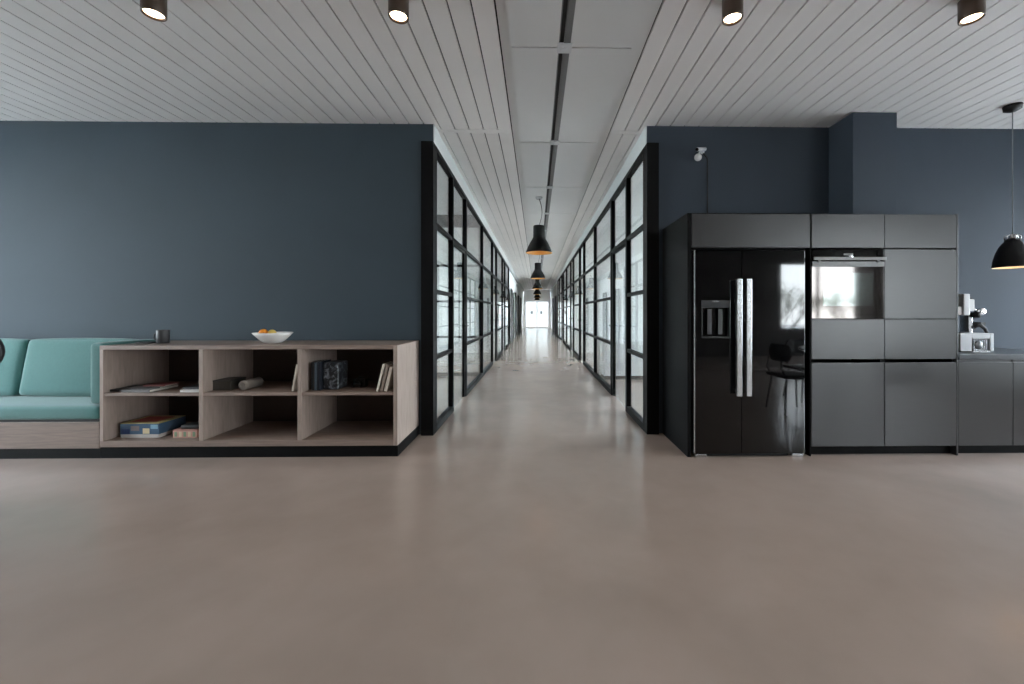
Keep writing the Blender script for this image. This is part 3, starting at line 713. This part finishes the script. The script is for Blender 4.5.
# base cabinets and worktop
wt1 = Z(985, 354.3, KY); wt0 = Z(985, 359.5, KY)
for k, (a, c, lb) in enumerate(((kx3+.012, kx4, 'black veneer base cabinet directly right of the tall cupboard'), (kx4, kx5, 'black veneer base cabinet cut off by the right edge of the photo'))):
    bc = empty('base_cabinet', ((a+c)/2, 3.6, 0), lb, 'cabinet', 'base cabinets under the worktop')
    cab_box(a+.0005, c-.0005, KY+.017, KB, zl0-.01, wt0-.002).build('body', M['carcass'], bc)
    dbox('door', a, c, zl0, zl1, bc)
    MB().box(a+.006, c-.006, KY+.004, KY+.016, zl1+.002, wt0-.004).build('grip_rail', M['black'], bc)
    MB().box(a, c, KY+.05, KB, 0, zl0-.011).build('plinth', M['plinth'], bc)
tag(MB().box(kx3+.0115, kx5, KY-.012, KB, wt0, wt1).build('worktop', M['worktop'], bevel=.002), 'dark grey worktop with the coffee machine on it', 'worktop')

# ------------------------------------------------------------------ coffee machine
cy = 3.60
def cX(z): return X(945+z/8.55, cy-.09)          # crop column -> world x
def cZ_(z): return Z(975, 285+z/8.55, cy-.09)
wz = wt1+.0006; cf = empty('coffee_machine', (cX(250), cy, wz), 'white and chrome espresso machine on the worktop beside the tall cupboard', 'coffee machine')
dzz = wz-cZ_(592)
def CZz(z): return cZ_(z)+dzz
x0 = max(cX(112), kx3+.014)
# base with open front for the drip tray
b = MB()
b.box(x0, cX(212), cy-.11, cy+.14, wz+.008, CZz(432)); b.box(cX(212), cX(365), cy-.11, cy+.14, CZz(478), CZz(432)); b.box(cX(365), cX(398), cy-.11, cy+.14, wz+.008, CZz(432)); b.box(cX(212), cX(365), cy+.04, cy+.14, wz+.008, CZz(478))
b.build('body', M['enamel'], cf, bevel=.005, seg=3)
b = MB()
for k in range(7): b.box(cX(220)+k*.019, cX(220)+k*.019+.006, cy-.115, cy-.108, wz+.008, CZz(480))
b.box(cX(214), cX(363), cy-.112, cy+.03, wz+.001, wz+.012); b.build('drip_tray', M['steel'], cf)
MB().lathe([(0, -.02), (.034, -.02), (.04, -.016), (.04, 0), (0, 0)], (cX(262), cy-.10, (wz+CZz(480))/2+.005), 28, axis='Y').build('gauge', cm('dark gauge', (60, 62, 66), .3), cf)
for q in (x0+.02, cX(385)):
    MB().lathe([(0, 0), (.012, 0), (.012, .008), (0, .008)], (q, cy-.08, wz), 12).build('foot', M['black'], cf)
MB().box(cX(266), cX(300), cy-.03, cy+.05, CZz(432)+.0005, CZz(250)).build('column', M['chrome'], cf, bevel=.004)
MB().box(cX(182), cX(238), cy-.07, cy+.08, CZz(280), CZz(95)).box(cX(238), cX(298), cy-.05, cy+.06, CZz(245), CZz(140)).build('brew_head', M['enamel'], cf, bevel=.008, seg=3)
MB().box(x0, cX(182)-.001, cy-.055, cy+.07, CZz(275), CZz(205)).build('water_tank', M['ceramic'], cf, bevel=.006)
MB().lathe([(0, -.03), (.02, -.03), (.024, -.026), (.024, .045), (0, .045)], (cX(145), cy-.01, CZz(125)), 20, axis='Y').lathe([(0, 0), (.010, 0), (.010, .03), (0, .03)], (cX(150), cy-.01, CZz(200)), 12).build('valve', M['black'], cf)
MB().box(x0+.004, cX(178), cy-.02, cy+.03, CZz(165), CZz(150)).build('bracket', M['chrome'], cf, bevel=.002)
MB().tube([(cX(300), cy-.02, CZz(230)), (cX(330), cy-.03, CZz(235))], .011).lathe([(0, -.035), (.026, -.035), (.03, -.03), (.03, .01), (0, .012)], (cX(355), cy-.03, CZz(248)), 24, axis='Y').build('steam_knob', M['chrome'], cf)
MB().lathe([(.024, 0), (.03, 0), (.03, .05), (.024, .05)], (cX(320), cy-.04, CZz(300)), 20, closed=True).build('group_ring', M['black'], cf)
MB().tube([(cX(305), cy-.03, CZz(385)), (cX(345), cy-.04, CZz(360)), (cX(385), cy-.05, CZz(395)), (cX(408), cy-.055, CZz(465))], [.016, .019, .014, .010], 14).box(cX(350), cX(390), cy-.05, cy+.02, CZz(375), CZz(340)).build('lever_handle', M['black'], cf)

M['bulb_white'] = emit('glowing warm white bulb', (255, 228, 196), 9)
# ------------------------------------------------------------------ kitchen pendant
kpY = 3.52; kp = at(1012.5, 267.5, kpY); R = .128
zt = kp.z+.255
o = empty('pendant_lamp', (kp.x, kpY, kp.z), 'matt black dome pendant on a long cord above the worktop', 'pendant lamp')
MB().lathe([(R, 0), (R-.001, .015), (R-.008, .07), (R-.022, .13), (.086, .185), (.062, .222), (.052, .232), (.048, .252), (.018, .255)], kp, 48).build('lamp_shade', M['shade'], o)
MB().lathe([(0, .245), (.043, .243), (.056, .218), (.08, .182), (R-.027, .128), (R-.012, .07), (R-.006, .015), (R-.002, 0)], kp, 48).build('shade_lining', M['shade_white'], o)
b = MB()
for k in range(6):
    a = k*PI/3; b.tube([kp+V(.048*math.cos(a), .048*math.sin(a), .250), kp+V(.052*math.cos(a), .052*math.sin(a), .275), kp+V(.03*math.cos(a), .03*math.sin(a), .292), kp+V(.0, 0, .288)], .005, 8)
b.lathe([(0, .25), (.024, .25), (.024, .292), (.012, .302), (0, .303)], kp, 20).build('crown_fitting', M['chrome'], o)
MB().lathe([(0, .06), (.022, .063), (.035, .09), (.03, .12), (.014, .15), (.014, .2), (0, .2)], kp, 20).build('bulb', M['bulb_white'], o)
MB().tube([kp+V(0, 0, .30), V(kp.x, kpY, CZ-.05)], .0035, 8).build('cord', M['cord'], o)
MB().lathe([(0, CZ-.06-kp.z), (.03, CZ-.055-kp.z), (.058, CZ-.04-kp.z), (.062, CZ-.0005-kp.z), (0, CZ-.0005-kp.z)], kp, 32).build('canopy', M['black'], o)

# ------------------------------------------------------------------ wall sensor camera with its cable
w = at(700, 152, WY-.06)
o = empty('security_camera', (w.x, WY-.06, w.z), 'small white camera on a bracket high on the dark wall above the fridge', 'security camera')
MB().lathe([(0, -.001), (.02, -.001), (.024, -.006), (.018, -.012), (0, -.013)], (w.x+.045, WY, w.z+.025), 20, axis='Y').tube([(w.x+.045, WY-.01, w.z+.025), (w.x+.03, WY-.05, w.z+.028), (w.x+.005, WY-.06, w.z+.0)], .009, 10).build('bracket', M['enamel'], o)
MB().tube([(w.x-.045, WY-.10, w.z+.008), (w.x+.055, WY-.05, w.z+.034)], [.018, .018], 16).build('body', M['enamel'], o)
MB().tube([(w.x-.050, WY-.108, w.z+.005), (w.x-.0455, WY-.101, w.z+.0078)], [.015, .016], 16).build('lens', M['gloss'], o)
MB().lathe([(.036*math.sin(PI*k/12), -.036*math.cos(PI*k/12)) for k in range(13)], (w.x-.022, WY-.066, w.z-.055), 24).build('ball_housing', M['ceramic'], o)
MB().tube([(w.x-.012, WY-.06, w.z-.022), (w.x+.0, WY-.06, w.z+.0)], .010, 10).build('neck', M['enamel'], o)
c = at(707.5, 170, WY-.01)
tag(MB().tube([(w.x+.05, WY-.014, w.z+.005), (c.x, WY-.008, w.z-.04), (c.x, WY-.008, w.z-.12), (c.x, WY-.008, ktop-.06)], .006, 8).build('cable', M['black']), 'black cable running down the dark wall from the small camera', 'cable')

# ------------------------------------------------------------------ bar chair at the left edge of the photo
chy = 2.45; ce = at(-10, 351, chy)
ch = empty('bar_chair', (ce.x, chy, 0), 'black bar chair with a rounded back, just cut off at the left edge', 'chair')
cxx = ce.x
def chair_parts(root, x, y, seat_h, back_z0, back_z1, bw, inset=1):
    sw = bw*inset
    MB().pad(x-sw, x+sw, y-.20, y+.20, seat_h-.03, seat_h+.01, .02, .004, 10).build('seat', M['black'], root)
    b = MB().pad(-bw, bw, -.018, .018, 0, back_z1-back_z0, .017, .003, 12)
    H = back_z1-back_z0
    for v in b.bm.verts:   # round the pad's outline and curve it about the sitter
        u = v.co.x/bw; w_ = (v.co.z-H/2)/(H/2); v.co.x *= math.sqrt(max(.02, 1-.45*w_*w_)); v.co.y += -.06*u*u
    b.xf(Matrix.Translation((x, y+.20, back_z0))).build('backrest', M['black'], root)
    for s in (-1, 1):
        MB().tube([(x+s*sw*.7, y+.17, seat_h-.01), (x+s*sw*.72, y+.215, (seat_h+back_z0)/2), (x+s*sw*.6, y+.20, back_z0+.06)], .009, 8).build('back_support', M['black_metal'], root)
        for t in (-1, 1): MB().tube([(x+s*sw*.7, y+t*.15, seat_h-.025), (x+s*(sw*.7+.05), y+t*.20, .0)], [.012, .009], 8).build('leg', M['black_metal'], root)
    if seat_h > .6:
        f = MB(); zz = .24; q = sw*.7+.032; f.tube([(x-q, y-.18, zz), (x+q, y-.18, zz)], .008, 8); f.tube([(x-q, y+.18, zz), (x+q, y+.18, zz)], .008, 8); f.build('footrest', M['black_metal'], root)
chair_parts(ch, cxx-.11, chy-.2, .66, .872, 1.08, .26, .45)

# ------------------------------------------------------------------ dining table and chairs, mirrored in the fridge
dt = empty('dining_table', (3.75, 1.75, 0), 'pale dining table beyond the right edge, mirrored in the black fridge door', 'table')
MB().lathe([(0, .735), (.44, .735), (.45, .74), (.45, .756), (.444, .76), (0, .76)], (3.75, 1.75, 0), 48).build('tabletop', M['tabletop'], dt)
MB().lathe([(0, .0), (.28, 0), (.28, .012), (.05, .03), (.032, .05), (.03, .70), (.12, .735), (0, .735)], (3.75, 1.75, 0), 32).build('pedestal', M['black_metal'], dt)
for k, (x, y, a, lb) in enumerate(((3.12, 1.75, PI/2, 'black dining chair at the left of the table, mirrored in the fridge'), (3.75, 2.40, 0, 'black dining chair on the kitchen side of the table, mirrored in the fridge'), (3.75, 1.10, PI, 'black dining chair at the side of the table farthest from the kitchen'))):
    if k == 0:
        c0 = empty('dining_chair', (0, 0, 0), lb, 'chair', 'black chairs around the dining table'); chair_parts(c0, 0, 0, .45, .62, .82, .21); c1 = c0
    else:
        c1 = copy_tree(c0); c1['label'] = lb
    c1.location = (x, y, 0); c1.rotation_euler = (0, 0, a)

# ------------------------------------------------------------------ outside: ground kept pale to bounce daylight, and bare shrubs seen mirrored in the fridge and the oven
tag(MB().box(-40, 44, -50, 60, -.6, -.5).build('bounce_ground', M['bounce_gravel']), 'bounce gravel ground outside the windows, pale to throw daylight indoors', 'ground')['kind'] = 'stuff'
def shrub(x, y, label):
    o = empty('tree', (x, y, -.5), label, 'tree', 'trees outside the window mirrored in the kitchen fronts')
    t = MB(); lf = MB()
    def br(p, d, L, r, dep):
        q = p+d*L; mid = p+d*L*.5+V(random.uniform(-1,1), random.uniform(-1,1), 0)*L*.06
        t.tube([p, mid, q], [r, r*.85, r*.7], 5)
        if dep == 0:
            for _ in range(5):
                c = q+V(random.uniform(-1,1), random.uniform(-1,1), random.uniform(-1,1))*.18; a = V(random.uniform(-1,1), random.uniform(-1,1), random.uniform(-1,1)).normalized()*.035
                e = a.cross(V(random.uniform(-1,1), random.uniform(-1,1), 1)).normalized()*.02
                f = lf.bm.faces.new([lf.bm.verts.new(c+z_) for z_ in (-a, e, a, -e)])
            return
        for _ in range(3):
            n_ = (d+V(random.uniform(-1,1), random.uniform(-1,1), random.uniform(-.2,.7))*.62).normalized(); br(q, n_, L*random.uniform(.68,.85), r*.62, dep-1)
    for k in range(3): br(V(x+random.uniform(-.3,.3), y+random.uniform(-.3,.3), -.499), V(random.uniform(-.35,.35), random.uniform(-.35,.35), 1).normalized(), .8, .035, 4)
    t.build('branches', M['bark'], o); lf.build('foliage', M['leaf'], o)
for x, y, lb in ((9.3, -8.2, 'bare twiggy tree outside, nearest the back window'), (12.6, -8.6, 'bare twiggy tree outside the back window, middle one'), (15.8, -9.4, 'bare twiggy tree outside the back window, right one'), (11.2, -12.4, 'bare twiggy tree outside the back window, rear one')): shrub(x, y, lb)

# ------------------------------------------------------------------ sky
wd = bpy.data.worlds.new('sky'); scn.world = wd; wd.use_nodes = True; nt = wd.node_tree
bg = nt.nodes['Background']
tc = nt.nodes.new('ShaderNodeTexCoord'); sp = nt.nodes.new('ShaderNodeSeparateXYZ'); rp = nt.nodes.new('ShaderNodeValToRGB')
rp.color_ramp.elements[0].position = 0; rp.color_ramp.elements[0].color = (.93, .97, 1, 1)
rp.color_ramp.elements[1].position = .7; rp.color_ramp.elements[1].color = (.72, .84, 1, 1)
nt.links.new(tc.outputs['Generated'], sp.inputs[0]); nt.links.new(sp.outputs['Z'], rp.inputs['Fac']); nt.links.new(rp.outputs['Color'], bg.inputs['Color'])
bg.inputs['Strength'].default_value = 16

# ------------------------------------------------------------------ render look
vs = scn.view_settings; vs.view_transform = 'Standard'; vs.look = 'None'; vs.gamma = 1; vs.use_curve_mapping = False; vs.exposure = 0.5
cy_ = scn.cycles
cy_.use_denoising = True; cy_.max_bounces = 12; cy_.diffuse_bounces = 5; cy_.glossy_bounces = 5; cy_.transparent_max_bounces = 24; cy_.caustics_reflective = False
cy_.sample_clamp_indirect = 6
